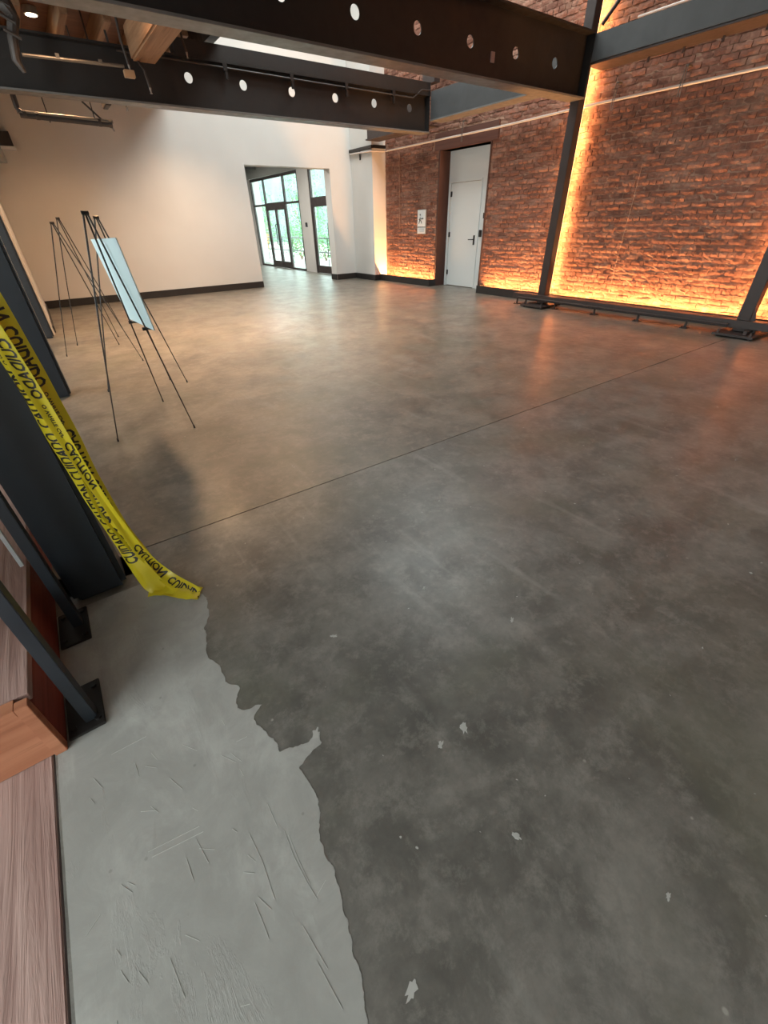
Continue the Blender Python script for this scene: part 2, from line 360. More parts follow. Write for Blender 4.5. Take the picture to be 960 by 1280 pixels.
def brick_mesh(L, seed):
    r = random.Random(seed); hy, hz = L / 2, .0315; nyy, nzz = (6 if L > .15 else 4), 3
    vs = []; fs = []
    dep = r.uniform(-.007, .007); tilt = r.uniform(-.003, .003); tz = r.uniform(-.0015, .0015)
    for i in range(nyy):
        for j in range(nzz):
            u = -1 + 2 * i / (nyy - 1); v = -1 + 2 * j / (nzz - 1)
            e = (abs(u) > .99) + (abs(v) > .99)
            d = dep + tilt * u + tz * v - (.0045 if e == 0 else 0) + .004 * (e == 2) + r.uniform(-.0032, .0032)
            vs.append((d, u * hy + (r.uniform(-.004, .004)), v * hz + r.uniform(-.0045, .0045)))
    n = len(vs)
    for i in range(nyy - 1):
        for j in range(nzz - 1): a = i * nzz + j; fs.append((a, a + 1, a + nzz + 1, a + nzz))
    per = [i * nzz for i in range(nyy)] + [(nyy - 1) * nzz + j for j in range(1, nzz)] + [i * nzz + nzz - 1 for i in range(nyy - 2, -1, -1)] + [j for j in range(nzz - 2, 0, -1)]
    vs += [(.035, vs[k][1] * 1.0, vs[k][2]) for k in per]; P = len(per)
    for q in range(P): fs.append((per[q], per[(q + 1) % P], n + (q + 1) % P, n + q))
    return vs, fs
full = [brick_mesh(.204, 100 + k) for k in range(16)]; half = [brick_mesh(.10, 200 + k) for k in range(6)]
fm = []
for k, (v, f) in enumerate(full):
    b_ = MB().add(v, f); fm.append(b_.mesh('brick', BRICK))
place = []
for rw in range(0, 74):
    z = rw * .075 + .0375
    header = (rw % 6 == 5)
    step = .1075 if header else .215
    y = -3.4 + (0 if rw % 2 == 0 else -.1075)
    while y < 11.05:
        L = .10 if header else .204
        y0, y1 = y - L / 2, y + L / 2
        if not (z < OZ + .30 and y1 > OY0 + .01 - (0.0 if z < OZ else .17) and y0 < OY1 - .01 + (0.0 if z < OZ else .17)) and y1 < 11.03:
            place.append((y, z, header, random.randrange(16), random.uniform(-.003, .003), random.uniform(-.02, .02)))
        elif z < OZ and y0 + .1 < OY0 and y1 > OY0 - .0: place.append((y0 + .05, z, True, random.randrange(6), 0, 0))
        elif z < OZ and y1 - .1 > OY1 and y0 < OY1 + .0: place.append((y1 - .05, z, True, random.randrange(6), 0, 0))
        y += step
def score(p):
    y, z = p[0], p[1]
    if p[2] or y < 1.55 or z < .22 or z > 2.7: return 1e9
    if y < .30 * 8 - (z - .2) * .0 and y < 1.7: return 1e9
    return math.sqrt(64 + y * y + (z - 1.35) ** 2)
place.sort(key=score)
stuff = MB()
for n, (y, z, hd, k, jz, rt) in enumerate(place):
    if n < 300:
        o = bpy.data.objects.new('brick', fm[k % 16]); C.objects.link(o); o.parent = wall; o.location = (8.0, y, z + jz); o.rotation_euler = (rt * .6, 0, 0)
    else:
        v, f = (half[k % 6] if hd else full[k % 16]); c_, s_ = math.cos(rt * .6), math.sin(rt * .6)
        stuff.add([(8.0 + a, y + b * c_ - c * s_, z + jz + b * s_ + c * c_) for a, b, c in v], f)
st = bpy.data.meshes.new('brickwork'); st.from_pydata(stuff.v, [], stuff.f); st.materials.append(BRICK)
so = bpy.data.objects.new('brickwork', st); C.objects.link(so); so.parent = wall; so['kind'] = 'stuff'
# lintel and reveals
MB().box(7.985, 8.34, OY0 - .17, OY1 + .17, OZ, OZ + .29, ch=.01).build('door_lintel', LINTEL, wall, label='dark brown timber lintel above the door')
JB = m_plaster('brown_reveal', (.070, .035, .028), (.10, .052, .042))
MB().box(7.985, 8.33, OY1 - .03, OY1 + .02, 0, OZ).box(7.99, 8.33, OY0 - .02, OY0 + .015, 0, OZ).build('door_reveal', JB, wall)
# door
dr = bpy.data.objects.new('door_1', None); C.objects.link(dr); dr.location = (8.3, 8.3, 0); struct(dr)
MB().box(8.29, 8.33, 8.86, 8.95, 0, 2.60).box(8.29, 8.33, 7.50, 7.93, 0, 2.60).box(8.29, 8.33, 7.93, 8.86, 2.045, 2.60).box(8.275, 8.29, 7.895, 7.93, 0, 2.08).box(8.275, 8.29, 8.86, 8.89, 0, 2.08).box(8.275, 8.29, 7.93, 8.86, 2.045, 2.08).build('door_frame', DWHITE, dr)
leaf = B(8.298, 8.33, 7.936, 8.854, .012, 2.038, ch=.003).build('door_leaf', DWHITE, dr)
for z in (1.84, 1.07, .29): MB().tube([(8.285, 8.852, z - .05), (8.285, 8.852, z + .05)], .011, 8).box(8.288, 8.298, 8.82, 8.856, z - .05, z + .05).build('hinge', BLACK, leaf, True)
MB().box(8.286, 8.298, 8.00, 8.045, .875, 1.06, ch=.003).tube([(8.295, 8.022, .98), (8.245, 8.022, .98), (8.238, 8.035, .98), (8.238, 8.15, .978)], .009, 8).build('lever_handle', BLACK, leaf, True)
tag(MB().box(8.262, 8.29, 7.79, 7.865, 1.03, 1.16, ch=.004).box(8.258, 8.262, 7.805, 7.85, 1.09, 1.14).build('card_reader', BLACK), 'black card reader on the white door frame beside the lever handle', 'card reader')
tag(MB().box(8.262, 8.29, 7.735, 7.78, 1.37, 1.47, ch=.003).build('door_sensor', BLACK), 'small black box on frame above the card reader', 'sensor')
# sign plate
sg = thing('wall_sign', 'white upright sign plate with small pictogram on brick left of door', 'sign', (7.975, 9.5, 1.1))
B(7.962, 7.985, 9.335, 9.655, 1.085, 1.58, ch=.003).build('backing_plate', GREY, sg)
B(7.954, 7.961, 9.352, 9.638, 1.24, 1.565).build('upper_panel', DWHITE, sg)
B(7.954, 7.961, 9.352, 9.638, 1.10, 1.215).build('lower_panel', DWHITE, sg)
pic = MB()
pic.tube([(7.953, 9.54, 1.44), (7.953, 9.55, 1.37), (7.953, 9.50, 1.35), (7.953, 9.48, 1.30)], .008, 6).tube([(7.953, 9.59, 1.385), (7.953, 9.42, 1.40)], .007, 6).tube([(7.953, 9.55, 1.37), (7.953, 9.585, 1.30)], .008, 6)
pic.tube([(7.950, 9.54, 1.475), (7.956, 9.54, 1.475)], .018, 10).tube([(7.950, 9.44, 1.40), (7.956, 9.44, 1.40)], .016, 10)
pic.build('pictogram', INK, sg)
mm = MB()
for q in range(3): mm.box(7.952, 7.955, 9.38, 9.61 - q * .03, 1.19 - q * .03, 1.197 - q * .03)
mm.build('text_rule', GREY, sg)
# wires hanging down the brick
wg = 'thin wires hanging down the brick'
tag(MB().tube([(7.972, 4.347, 2.0), (7.972, 4.347, 1.48), (7.972, 4.365, .91), (7.972, 4.357, .25)], .0022, 6).build('wall_wire', mat('dull_wire', (.45, .32, .25), .6)), 'thin pale wire running down the wide brick bay right of the slim column', 'wire')
tag(MB().tube([(7.97, 10.38, 2.7), (7.972, 10.378, 1.9), (7.97, 10.378, 1.2)], .010, 6).build('wall_conduit', m_paint('brick_coloured_paint', (.24, .13, .09), .6)), 'thin brown-painted conduit down brick left of the sign plate', 'conduit')

# baseboards / light coves along the brick
bb('baseboard_right_far', 7.775, 7.80, 8.93, 11.0, .001, .15)
bb('baseboard_right_far_return', 7.80, 7.99, 8.93, 8.955, .001, .15)
bb('baseboard_right_near', 7.77, 7.795, -3.5, 7.32, .001, .15)
bb('baseboard_right_near_return', 7.795, 7.99, 7.295, 7.32, .001, .15)
def led(name, y0, y1, label):
    tag(B(7.84, 7.856, y0, y1, .02, .03).build(name, LEDM), label, 'light strip')
    area(name + '_light', (7.865, (y0 + y1) / 2, .045), (.14, 0, 1), abs(y1 - y0), .02, LED * abs(y1 - y0), AMBER).rotation_euler = (Matrix.Rotation(math.radians(90), 4, 'Z') @ Matrix.Rotation(math.pi, 4, 'X')).to_euler()
led('light_strip', 9.0, 10.98, 'amber light strip behind baseboard under the sign plate')
led('light_strip', 5.5, 7.25, 'amber light strip behind baseboard between white door and slim column')
led('light_strip', 2.2, 5.35, 'amber light strip at the foot of the wide brick bay')
led('light_strip', -2.5, 2.0, 'amber light strip at brick foot beyond the right hand column')

# low rail on little feet in front of the bay
rl = thing('floor_rail', 'long low black steel rail standing on small feet before the brick', 'rail', (7.35, 3.9, 0))
MB().box(7.26, 7.44, -1.0, 5.86, .165, .185).box(7.26, 7.28, -1.0, 5.86, .095, .165).box(7.42, 7.44, -1.0, 5.86, .095, .165).build('channel', COLR, rl)
MB().tube([(7.235, 5.7, .125), (7.235, 2.2, .125)], .016, 8).build('front_bar', COLR, rl)
for y in (5.75, 5.55, 4.91, 4.14, 3.41, 2.72):
    MB().box(7.265, 7.285, y - .012, y + .012, .008, .1).box(7.225, 7.325, y - .05, y + .05, .0005, .009, ch=.002).tube([(7.245, y - .03, .008), (7.245, y - .03, .026)], .007, 6).tube([(7.245, y + .03, .008), (7.245, y + .03, .026)], .007, 6).build('foot', COLR, rl)

# columns at the brick wall
def col_right(y, label, up):
    t = thing('steel_column', label, 'column', (7.42, y, 0))
    B(7.345, 7.495, y - .075, y + .075, .045, 5.6, ch=.006).build('shaft', COLR, t)
    MB().box(7.05, 7.60, y - .27, y + .20, .02, .045, ch=.003).build('base_plate', COLR, t)
    for a in (7.10, 7.55):
        for b in (y - .22, y + .15): MB().tube([(a, b, .0), (a, b, .085)], .012, 6).tube([(a, b, .045), (a, b, .065)], .022, 6).build('anchor_bolt', COLR, t)
    yl = y * 1.042; la = 'glowing amber strip upright on the brick behind ' + ('the slim column left of the wide bay' if y > 3 else 'the right hand column')
    tag(MB().box(7.86, 7.88, yl - .03, yl + .03, .16, 5.4).box(7.85, 7.859, yl - .008, yl + .008, .2, 5.35).build('column_light_strip', LEDM), la, 'light strip')
    a = area('column_light', (7.885, yl, 2.8), (1, 0, 0), .05, 5.2, up, AMBER)
    a.rotation_euler = Matrix(((0, 0, -1), (1, 0, 0), (0, -1, 0))).to_euler()
    return t
col_right(5.29, 'slim dark brown steel column between door bay and wide brick bay', 68)
c2 = col_right(2.09, 'dark steel column at the right edge standing on bolted base plate', 68)
MB().add([(7.35, 1.90, .045), (7.35, 2.01, .045), (7.35, 2.01, .34), (7.37, 1.90, .045), (7.37, 2.01, .045), (7.37, 2.01, .34)], [(0, 1, 2), (3, 5, 4), (0, 3, 4, 1), (1, 4, 5, 2), (0, 2, 5, 3)]).box(7.14, 7.56, 1.93, 1.97, .045, .09).build('gusset', COLR, c2)
# column leaning brace at the top
tag(MB().tube([(7.40, 5.10, 3.50), (7.40, 4.30, 4.25)], .025, 8).build('diagonal_brace', COLR), 'short diagonal brace rising from the slim column top', 'brace')

# ------------------------------------------------------------------ perforated beams
def perforated(x0, x1, z0, z1, holes, yc, th=.012):
    m = MB(); hs = sorted(holes); cuts = [x0] + [(hs[i][0] + hs[i + 1][0]) / 2 for i in range(len(hs) - 1)] + [x1]
    for i, (hx, hz, r) in enumerate(hs):
        a0, a1 = cuts[i], cuts[i + 1]
        angs = sorted([2 * math.pi * k / 28 for k in range(28)] + [math.atan2(zz - hz, xx - hx) % (2 * math.pi) for xx in (a0, a1) for zz in (z0, z1)])
        inn, out = [], []
        for a in angs:
            c, s = math.cos(a), math.sin(a); inn.append((hx + r * c, hz + r * s))
            tx = ((a1 - hx) / c if c > 1e-9 else (a0 - hx) / c if c < -1e-9 else 1e9); tz = ((z1 - hz) / s if s > 1e-9 else (z0 - hz) / s if s < -1e-9 else 1e9)
            tt = min(tx, tz); out.append((hx + tt * c, hz + tt * s))
        n = len(angs); vs = []
        for yy in (yc - th / 2, yc + th / 2):
            vs += [(p[0], yy, p[1]) for p in inn] + [(p[0], yy, p[1]) for p in out]
        fs = []
        for k in range(n):
            q = (k + 1) % n
            fs += [(k, n + k, n + q, q), (2 * n + k, 2 * n + q, 3 * n + q, 3 * n + k), (k, q, 2 * n + q, 2 * n + k)]
        m.add(vs, fs)
    return m
def beam(y, x0, x1, z0, z1, holes, label, w=.26, tube=True):
    t = thing('perforated_beam', label, 'beam', ((x0 + x1) / 2, y, z0))
    perforated(x0, x1, z0 + .022, z1 - .022, holes, y).build('web', BEAM, t)
    B(x0, x1, y - w / 2, y + w / 2, z0, z0 + .022, ch=.003).build('bottom_flange', FLANGE, t, label='grey lower flange')
    B(x0, x1, y - w / 2, y + w / 2, z1 - .022, z1, ch=.003).build('top_flange', BEAM, t)
    return t
b1 = beam(5.26, -.35, 7.345, 2.765, 3.44, [(6.71 - .81 * k, 3.085, .056) for k in range(8)], 'nearest black steel beam with row of round holes, meeting the slim column')
b2 = beam(8.72, -.35, 7.36, 2.80, 3.36, [(6.93 - .832 * k, 3.155, .060) for k in range(6)], 'farther black steel beam with round holes and a thin conduit')
B(2.62, 7.36, 8.60, 8.84, 3.361, 3.53, ch=.003).build('upper_channel', BEAM, b2)
b3 = beam(2.09, -.35, 7.345, 2.95, 3.6, [(6.71 - .81 * k, 3.30, .056) for k in range(8)], 'black steel beam overhead nearest the entrance')
for b_, yy, zz in ((b1, 5.26, (2.79, 3.415)), (b2, 8.72, (2.825, 3.335))):
    B(7.335, 7.35, yy - .12, yy + .12, zz[0], zz[1]).build('end_plate', BEAM, b_)
# small rectangular cover on beam
tag(B(5.445, 5.51, 5.236, 5.252, 2.95, 3.045, ch=.002).build('web_tag', mat('pinkish_label', (.42, .27, .24), .6)), 'small pink rectangular tag on near beam between its holes', 'tag')
# edge beams along the brick
t = thing('edge_beam', 'slate grey steel beam running to the right from slim column top', 'beam', (7.42, 1.5, 3.14))
B(7.352, 7.49, -3.0, 5.21, 3.14, 3.42, ch=.004).build('face_channel', EDGE, t)
B(7.36, 7.78, -3.0, 5.21, 3.115, 3.138, ch=.003).build('bottom_flange', COLR, t)
for y in (4.5, 4.05, 3.6, 3.15): MB().tube([(7.72, y, 3.06), (7.72, y, 3.115)], .016, 8).build('bolt', COLR, t)
t = thing('edge_beam', 'slate grey steel beam along brick between the two perforated beams', 'beam', (7.42, 7, 3.0))
B(7.37, 7.49, 5.37, 8.6, 3.0, 3.41, ch=.004).build('face_channel', EDGE, t)
B(7.355, 7.70, 5.37, 8.6, 2.978, 2.999, ch=.002).build('bottom_flange', FLANGE, t)
t = thing('edge_beam', 'short dark beam above the white pier behind farther perforated beam', 'beam', (7.6, 10, 2.95))
B(7.45, 7.56, 8.86, 10.98, 2.98, 3.38, ch=.004).build('face_channel', COLR, t); B(7.40, 7.80, 8.86, 10.98, 2.955, 2.979).build('bottom_flange', COLR, t)
tag(MB().box(7.40, 7.54, 8.55, 8.9, 3.54, 5.6).build('upper_post', COLR), 'dark post rising above the farther beam end', 'post')

# pipe along the brick
pt = thing('sprinkler_pipe', 'long white pipe running along the whole brick wall above the door', 'pipe', (7.9, 5.5, 2.77))
MB().tube([(7.9, -3.4, 2.78), (7.9, 3.1, 2.777), (7.9, 5.5, 2.782), (7.9, 7.3, 2.762), (7.895, 10.7, 2.772), (7.89, 10.82, 2.772)], .0175, 10).build('pipe_run', PIPEW, pt, True)
for y in (4.04, 5.0, 8.2, .9): MB().tube([(7.9, y - .015, 2.98), (7.88, y - .015, 2.80), (7.88, y - .015, 2.66)], .006, 6).tube([(7.9, y + .015, 2.98), (7.88, y + .015, 2.80), (7.88, y + .015, 2.66)], .006, 6).box(7.9, 7.99, y - .02, y + .02, 2.96, 2.98).build('pipe_hanger', GALV, pt)
pt = thing('pier_pipe', 'short white pipe under black rail crossing the white corner pier', 'pipe', (7.55, 11.4, 2.77))
MB().tube([(7.88, 10.85, 2.772), (7.6, 10.93, 2.772), (7.545, 11.0, 2.775), (7.55, 11.93, 2.80)], .018, 8).build('pipe_run', PIPEW, pt, True)
MB().box(7.53, 7.59, 10.95, 11.96, 2.825, 2.885).box(7.6, 7.96, 10.93, 10.99, 2.83, 2.89).build('black_rail', BLACK, pt)
MB().box(7.56, 7.585, 11.5, 11.53, 2.65, 2.82).build('bracket', BLACK, pt)
tag(MB().tube([(7.9, -3.4, 3.58), (7.9, 4.9, 3.59)], .017, 8).build('upper_pipe', PIPEW), 'white pipe on the brick above the slate grey edge beam', 'pipe')

# ------------------------------------------------------------------ left columns
def col_left(y, label, w=.21, d=.2):
    t = thing('steel_column', label, 'column', (-.27, y, 0))
    B(-.17 - w, -.17, y - d / 2, y + d / 2, .001, 5.9, ch=.022).build('shaft', STEEL, t, True)
    return t
col_left(1.925, 'large navy black steel column in left foreground behind yellow tape')
t = col_left(5.22, 'second navy black steel column, behind the foreground one', .2, .24); t.location.x = -.27
col_left(8.56, 'third, farthest dark steel column beside the left wall', .2, .22)

# guard posts
def post(y, label, yb0, yb1):
    t = thing('guard_post', label, 'post', (-.38, y, 0), )
    B(-.397, -.362, y - .022, y + .022, .01, 1.06, ch=.002).build('upright', STEEL, t)
    B(-.447, -.343, yb0, yb1, .0025, .013, ch=.002).build('base_plate', BEAM, t)
    for a in (-.43, -.36):
        for b in (yb0 + .03, yb1 - .03): MB().tube([(a, b, .012), (a, b, .022)], .010, 6).build('bolt', BLACK, t)
post(1.695, 'black guard post beside the foreground steel column', 1.58, 1.785)
post(1.205, 'nearer black guard post in front of the timber step corner', 1.15, 1.352)
tag(B(-.40, -.358, .4, 1.78, 1.06, 1.075).build('guard_rail', STEEL), 'black top rail carried by the two guard posts', 'rail')
tag(B(-.474, -.461, 1.86, 1.875, .2535, 1.2).build('pale_sliver', mat('pale_grey', (.62, .66, .70), .4)), 'narrow pale grey upright strip behind the farther guard post', 'sliver')  # plain pale strip standing on the step

# ------------------------------------------------------------------ caution tape
def crom(P, s):
    P = [Vector(p) for p in P]; n = len(P) - 1; s = max(0, min(n - 1e-6, s * n)); i = int(s); u = s - i
    a = P[max(i - 1, 0)]; b = P[i]; c = P[i + 1]; d = P[min(i + 2, n)]
    return .5 * ((2 * b) + (c - a) * u + (2 * a - 5 * b + 4 * c - d) * u * u + (3 * b - a - 3 * c + d) * u ** 3)
def squared(left, right, n=24):
    # pair each point of one edge with the nearest point of the other, so that the lettering is not sheared
    L = [crom(left, i / (n - 1)) for i in range(n)]; Rs = [crom(right, i / 300) for i in range(301)]; out = []; k0 = 0
    for i, p in enumerate(L):
        k = k0 + min(range(len(Rs) - k0), key=lambda q: (Rs[k0 + q] - p).length_squared)
        if i == 0: k = min(k, 40)
        if i == n - 1: k = 300
        k0 = min(k, 300); out.append(Rs[k0])
    for _ in range(2): out = [out[0]] + [(out[i - 1] + out[i] * 2 + out[i + 1]) / 4 for i in range(1, n - 1)] + [out[-1]]
    return L, out
def ribbon(root, left, right, amp, seed, words, flipu=False, tsize=1.0, voff=.5, yoff=-.0016):
    left, right = squared(left, right)
    ph = [random.Random(seed).uniform(0, 6) for _ in range(6)]
    ctr = lambda s: (crom(left, s) + crom(right, s)) / 2
    N = 90; arc = [0]
    for k in range(1, N + 1): arc.append(arc[-1] + (ctr(k / N) - ctr((k - 1) / N)).length)
    def at(d):
        d = max(0, min(arc[-1] - 1e-6, d)); k = int(np.searchsorted(arc, d)) - 1; k = max(0, min(N - 1, k)); return (k + (d - arc[k]) / (arc[k + 1] - arc[k])) / N
    def P(d, v, off=0):
        s = at(d); l, r = crom(left, s), crom(right, s); p = l + (r - l) * v
        w = amp * (1 + 3.0 * max(0, (d / arc[-1] - .78)) / .22) * (math.sin(9 * d + ph[0] + 2.2 * v) + .6 * math.sin(23 * d + ph[1] - 3 * v)) + .004 * math.sin(math.pi * v * 2 + ph[2])
        nrm = (r - l).cross(crom(left, min(s + .01, 1)) - crom(left, max(s - .01, 0)))
        nrm = nrm.normalized() if nrm.length > 1e-9 else Vector((0, -1, 0))
        if nrm.y > 0: nrm = -nrm
        if nrm.z < -.3: nrm = -nrm
        return p + nrm * (w + off)
    m = MB(); M = 7; K = 120
    vs = [P(arc[-1] * i / K, j / (M - 1)) for i in range(K + 1) for j in range(M)]
    m.add(vs, [(i * M + j, i * M + j + 1, (i + 1) * M + j + 1, (i + 1) * M + j) for i in range(K) for j in range(M - 1)])
    o = m.build('tape_strand', TAPE, root, True)
    txt = MB(); dg = None
    for (body, start, length, height) in words:
        cu = bpy.data.curves.new('t', 'FONT'); cu.body = body; cu.size = 1; cu.resolution_u = 2; cu.offset = .032
        ob = bpy.data.objects.new('t', cu); C.objects.link(ob); bpy.context.view_layer.update()
        me = bpy.data.meshes.new_from_object(ob.evaluated_get(bpy.context.evaluated_depsgraph_get()))
        bm = bmesh.new(); bm.from_mesh(me); bmesh.ops.triangulate(bm, faces=bm.faces); bmesh.ops.subdivide_edges(bm, edges=[e for e in bm.edges if e.calc_length() > .12], cuts=2)
        bmesh.ops.triangulate(bm, faces=bm.faces); bm.verts.index_update()
        X = [v.co.x for v in bm.verts]; x0, x1 = min(X), max(X)
        out = []
        for v in bm.verts:
            u = (v.co.x - x0) / (x1 - x0); u = 1 - u if flipu else u
            q = v.co.y / .73                      # cap height -> 0..1 ; top of the letters lies on the left edge: seen through the back of the tape
            out.append(P(start + u * length, voff + (.5 - q) * height, .0016))
        txt.add(out, [tuple(v.index for v in f.verts) for f in bm.faces]); bm.free()
        C.objects.unlink(ob); bpy.data.objects.remove(ob)
    txt.build('lettering', INK, o)
    return o
tp = thing('caution_tape', 'crumpled yellow caution tape with black lettering hanging down to the floor', 'tape', (-.1, 1.74, 0))
def words(start, seq, k=1.0):
    out = []; d = start
    for s in seq:
        if s == 'L': out.append(('\u24C4 WHITE CAP' if False else 'O WHITE CAP', d, .13 * k, .26)); d += .15 * k
        else: out.append((s, d, .205 * k, .62)); d += .225 * k
    return out
TB = 1.73
Rr = [(-.215, TB + .04, 1.75), (-.165, TB + .04, 1.45), (-.117, TB + .04, 1.204), (-.112, TB + .04, 1.063), (-.096, TB + .04, .884), (-.092, TB + .04, .695), (-.092, TB + .04, .48), (-.066, TB + .04, .265), (-.029, TB + .04, .10), (.005, TB + .0, .02)]
Rl = [(-.270, TB + .04, 1.70), (-.225, TB + .04, 1.42), (-.180, TB + .04, 1.169), (-.172, TB + .04, 1.034), (-.150, TB + .04, .866), (-.142, TB + .04, .661), (-.146, TB + .04, .444), (-.112, TB + .04, .23), (-.065, TB + .04, .076), (-.03, TB + .0, .012)]
dy = lambda L, a: [(p[0], p[1] + (a if p[2] > .08 else a * .3), p[2]) for p in L]
Rl = dy(Rl, -.012); Rr = dy(Rr, .035)
ribbon(tp, Rl, Rr, .003, 1, words(.05, ['CUIDADO', 'L', 'CAUTION', 'CUIDADO', 'L', 'CAUTION', 'CUIDADO', 'CAUTION'], .92), voff=.5)
Ll = [(-.290, TB + .02, 1.65), (-.250, TB + .02, 1.35), (-.213, TB + .02, 1.077), (-.201, TB + .02, 1.017), (-.192, TB + .02, .891), (-.184, TB + .02, .75), (-.172, TB + .02, .507), (-.155, TB + .02, .296), (-.141, TB + .02, .206), (-.118, 1.70, .05), (-.075, 1.655, .008)]
Lr = [(-.235, TB + .02, 1.67), (-.198, TB + .02, 1.36), (-.161, TB + .02, 1.081), (-.155, TB + .02, .973), (-.143, TB + .02, .849), (-.132, TB + .02, .70), (-.112, TB + .02, .50), (-.094, TB + .02, .32), (-.080, TB + .02, .235), (-.045, 1.71, .07), (-.012, 1.66, .012)]
Ll = dy(Ll, .04); Lr = dy(Lr, -.008)
ribbon(tp, Ll, Lr, .003, 2, words(.10, ['CAUTION', 'CUIDADO', 'L', 'CAUTION', 'CUIDADO', 'CAUTION', 'CUIDADO'], .95), flipu=True, voff=.42)
Ml = [(-.265, TB, 1.68), (-.228, TB, 1.40), (-.192, TB, 1.117), (-.184, TB, 1.051), (-.163, TB, .856), (-.138, TB, .6), (-.118, TB, .452), (-.100, TB, .29), (-.088, TB, .205), (-.060, TB, .102), (-.045, 1.70, .05), (.0, 1.61, .016), (.058, 1.535, .010)]
Mr = [(-.225, TB, 1.70), (-.188, TB, 1.42), (-.150, TB, 1.143), (-.142, TB, 1.066), (-.122, TB, .869), (-.108, TB, .614), (-.090, TB, .457), (-.062, TB, .278), (-.042, TB, .192), (-.015, TB, .107), (.012, 1.735, .055), (.045, 1.665, .028), (.090, 1.575, .012)]
ribbon(tp, Ml, Mr, .0022, 3, words(.18, ['CUIDADO', 'CAUTION', 'CUIDADO', 'L', 'CAUTION'], .93) + [('CAUTION', 1.44, .20, .66), ('CUIDADO', 1.665, .19, .55)], voff=.5)
# torn crumpled end lying on the floor, and the wrap round the column far above
m = MB(); rr = random.Random(5); K = 14
vs = []
for i in range(K + 1):
    u = i / K; cx_, cy_ = -.115 + .17 * u, 1.70 - .15 * u
    for j in range(4): vs.append((cx_ + .02 * j * .75, cy_ + .018 * j - .02, .006 + .022 * abs(math.sin(4.2 * u + j * 1.3)) * (1 - u * .5) + rr.uniform(0, .005)))
m.add(vs, [(i * 4 + j, i * 4 + j + 1, (i + 1) * 4 + j + 1, (i + 1) * 4 + j) for i in range(K) for j in range(3)]); m.build('crumpled_end', TAPE, tp, True)
m = MB(); m.box(-.285, -.17, 1.735, 1.824, 1.66, 1.74, ch=.012)
m.build('knot', TAPE, tp)

# ------------------------------------------------------------------ easels
def easel(apex, feet, label, hinge=.03, pegs=()):
    t = thing('wire_easel', label, 'easel', (apex[0], apex[1], 0), 'folding wire easels')
    A = Vector(apex)
    for k, f in enumerate(feet):
        F_ = Vector((f[0], f[1], .006)); o_ = Vector(((k - 1) * .012, 0, 0)); d = (F_ - A)
        MB().tube([A + o_, A + o_ + d * .5, F_], [.0062, .0055, .0042], 8).build('leg', BLACK, t, True)
        MB().tube([F_ + Vector((0, 0, -.005)), F_ + Vector((0, 0, .014)) - d.normalized() * .008], [.0075, .006], 8).build('foot_cap', BLACK, t, True)
    MB().tube([A + Vector((-.022, 0, .004)), A + Vector((.022, 0, .004))], .011, 8).build('hinge', BLACK, t, True)
    for k, h in pegs:
        F_ = Vector((feet[k][0], feet[k][1], .006)); p = A + (F_ - A) * ((A.z - h) / A.z)
        MB().tube([p, p + Vector((.05, .0, -.005)), p + Vector((.055, 0, .012))], .007, 6).tube([p - Vector((.012, 0, 0)), p + Vector((.012, 0, 0))], .012, 8).build('support_peg', BLACK, t, True)
    return t
easel((.37, 3.85, 1.437), [(.033, 3.613), (.517, 4.344), (.581, 3.507)], 'nearest black wire easel, holding the pale board', pegs=((1, .735), (2, .742)))
easel((.54, 4.9, 1.43), [(.139, 5.002), (.733, 5.014), (.856, 4.808)], 'empty black wire easel right behind the easel with the board')
easel((.293, 6.7, 1.415), [(-.10, 6.977), (.548, 7.244), (.652, 6.072)], 'empty wire easel on the left, the nearer of the back pair')
easel((.40, 7.4, 1.468), [(.066, 7.602), (.622, 7.845), (.739, 7.887)], 'empty wire easel farthest back, nearest the white wall')
n_ = Vector((.98903, .07562, .12691))
Q = [Vector(p) for p in ((.357, 4.074, 1.29), (.411, 3.345, 1.304), (.473, 3.421, .774), (.416, 4.22, .741))]
Q = [q + n_ * .018 for q in ((.373, 4.20, 1.287), (.425, 3.455, 1.302), (.490, 3.535, .752), (.434, 4.30, .732))] if False else [Vector(q) + n_ * .024 for q in ((.364, 4.28, 1.287), (.422, 3.435, 1.302), (.487, 3.515, .750), (.438, 4.27, .735))]
m = MB(); m.add([*Q, *[q + n_ * .006 for q in Q]], [(0, 1, 2, 3), (7, 6, 5, 4), (0, 4, 5, 1), (1, 5, 6, 2), (2, 6, 7, 3), (3, 7, 4, 0)])
tag(m.build('display_board', BOARD), 'pale blue-white foam board leaning on the nearest wire easel', 'board')

# ------------------------------------------------------------------ mezzanine ceiling, joists, pipes
dk = struct(B(-.4, 3.3, -3.6, 12, 3.86, 4.0).build('ceiling_mezzanine', WDECK))  # unseen near part stretched forward to shade the foreground
for k in range(6): B(.35 + k * .5, .44 + k * .5, 8.86, 11.99, 3.62, 3.86, ch=.006).build('joist', WJOIST, dk)
for k in range(6): B(.35 + k * .5, .44 + k * .5, 5.4, 8.58, 3.62, 3.86, ch=.006).build('joist', WJOIST, dk)
B(3.16, 3.3, -3.6, 11.99, 3.60, 3.86).build('rim_joist', BEAM, dk)
tag(B(1.90, 2.20, 6.2, 8.15, 3.12, 3.44, ch=.02).build('timber_beam', WJOIST), 'thick rough timber beam end between the two perforated beams', 'timber')
tag(MB().box(1.66, 1.74, 9.35, 9.7, 2.87, 3.3, ch=.01).box(1.69, 1.71, 9.5, 9.52, 3.3, 3.86).build('timber_block', PIPED), 'dull brown block hanging just behind the farther beam', 'timber')
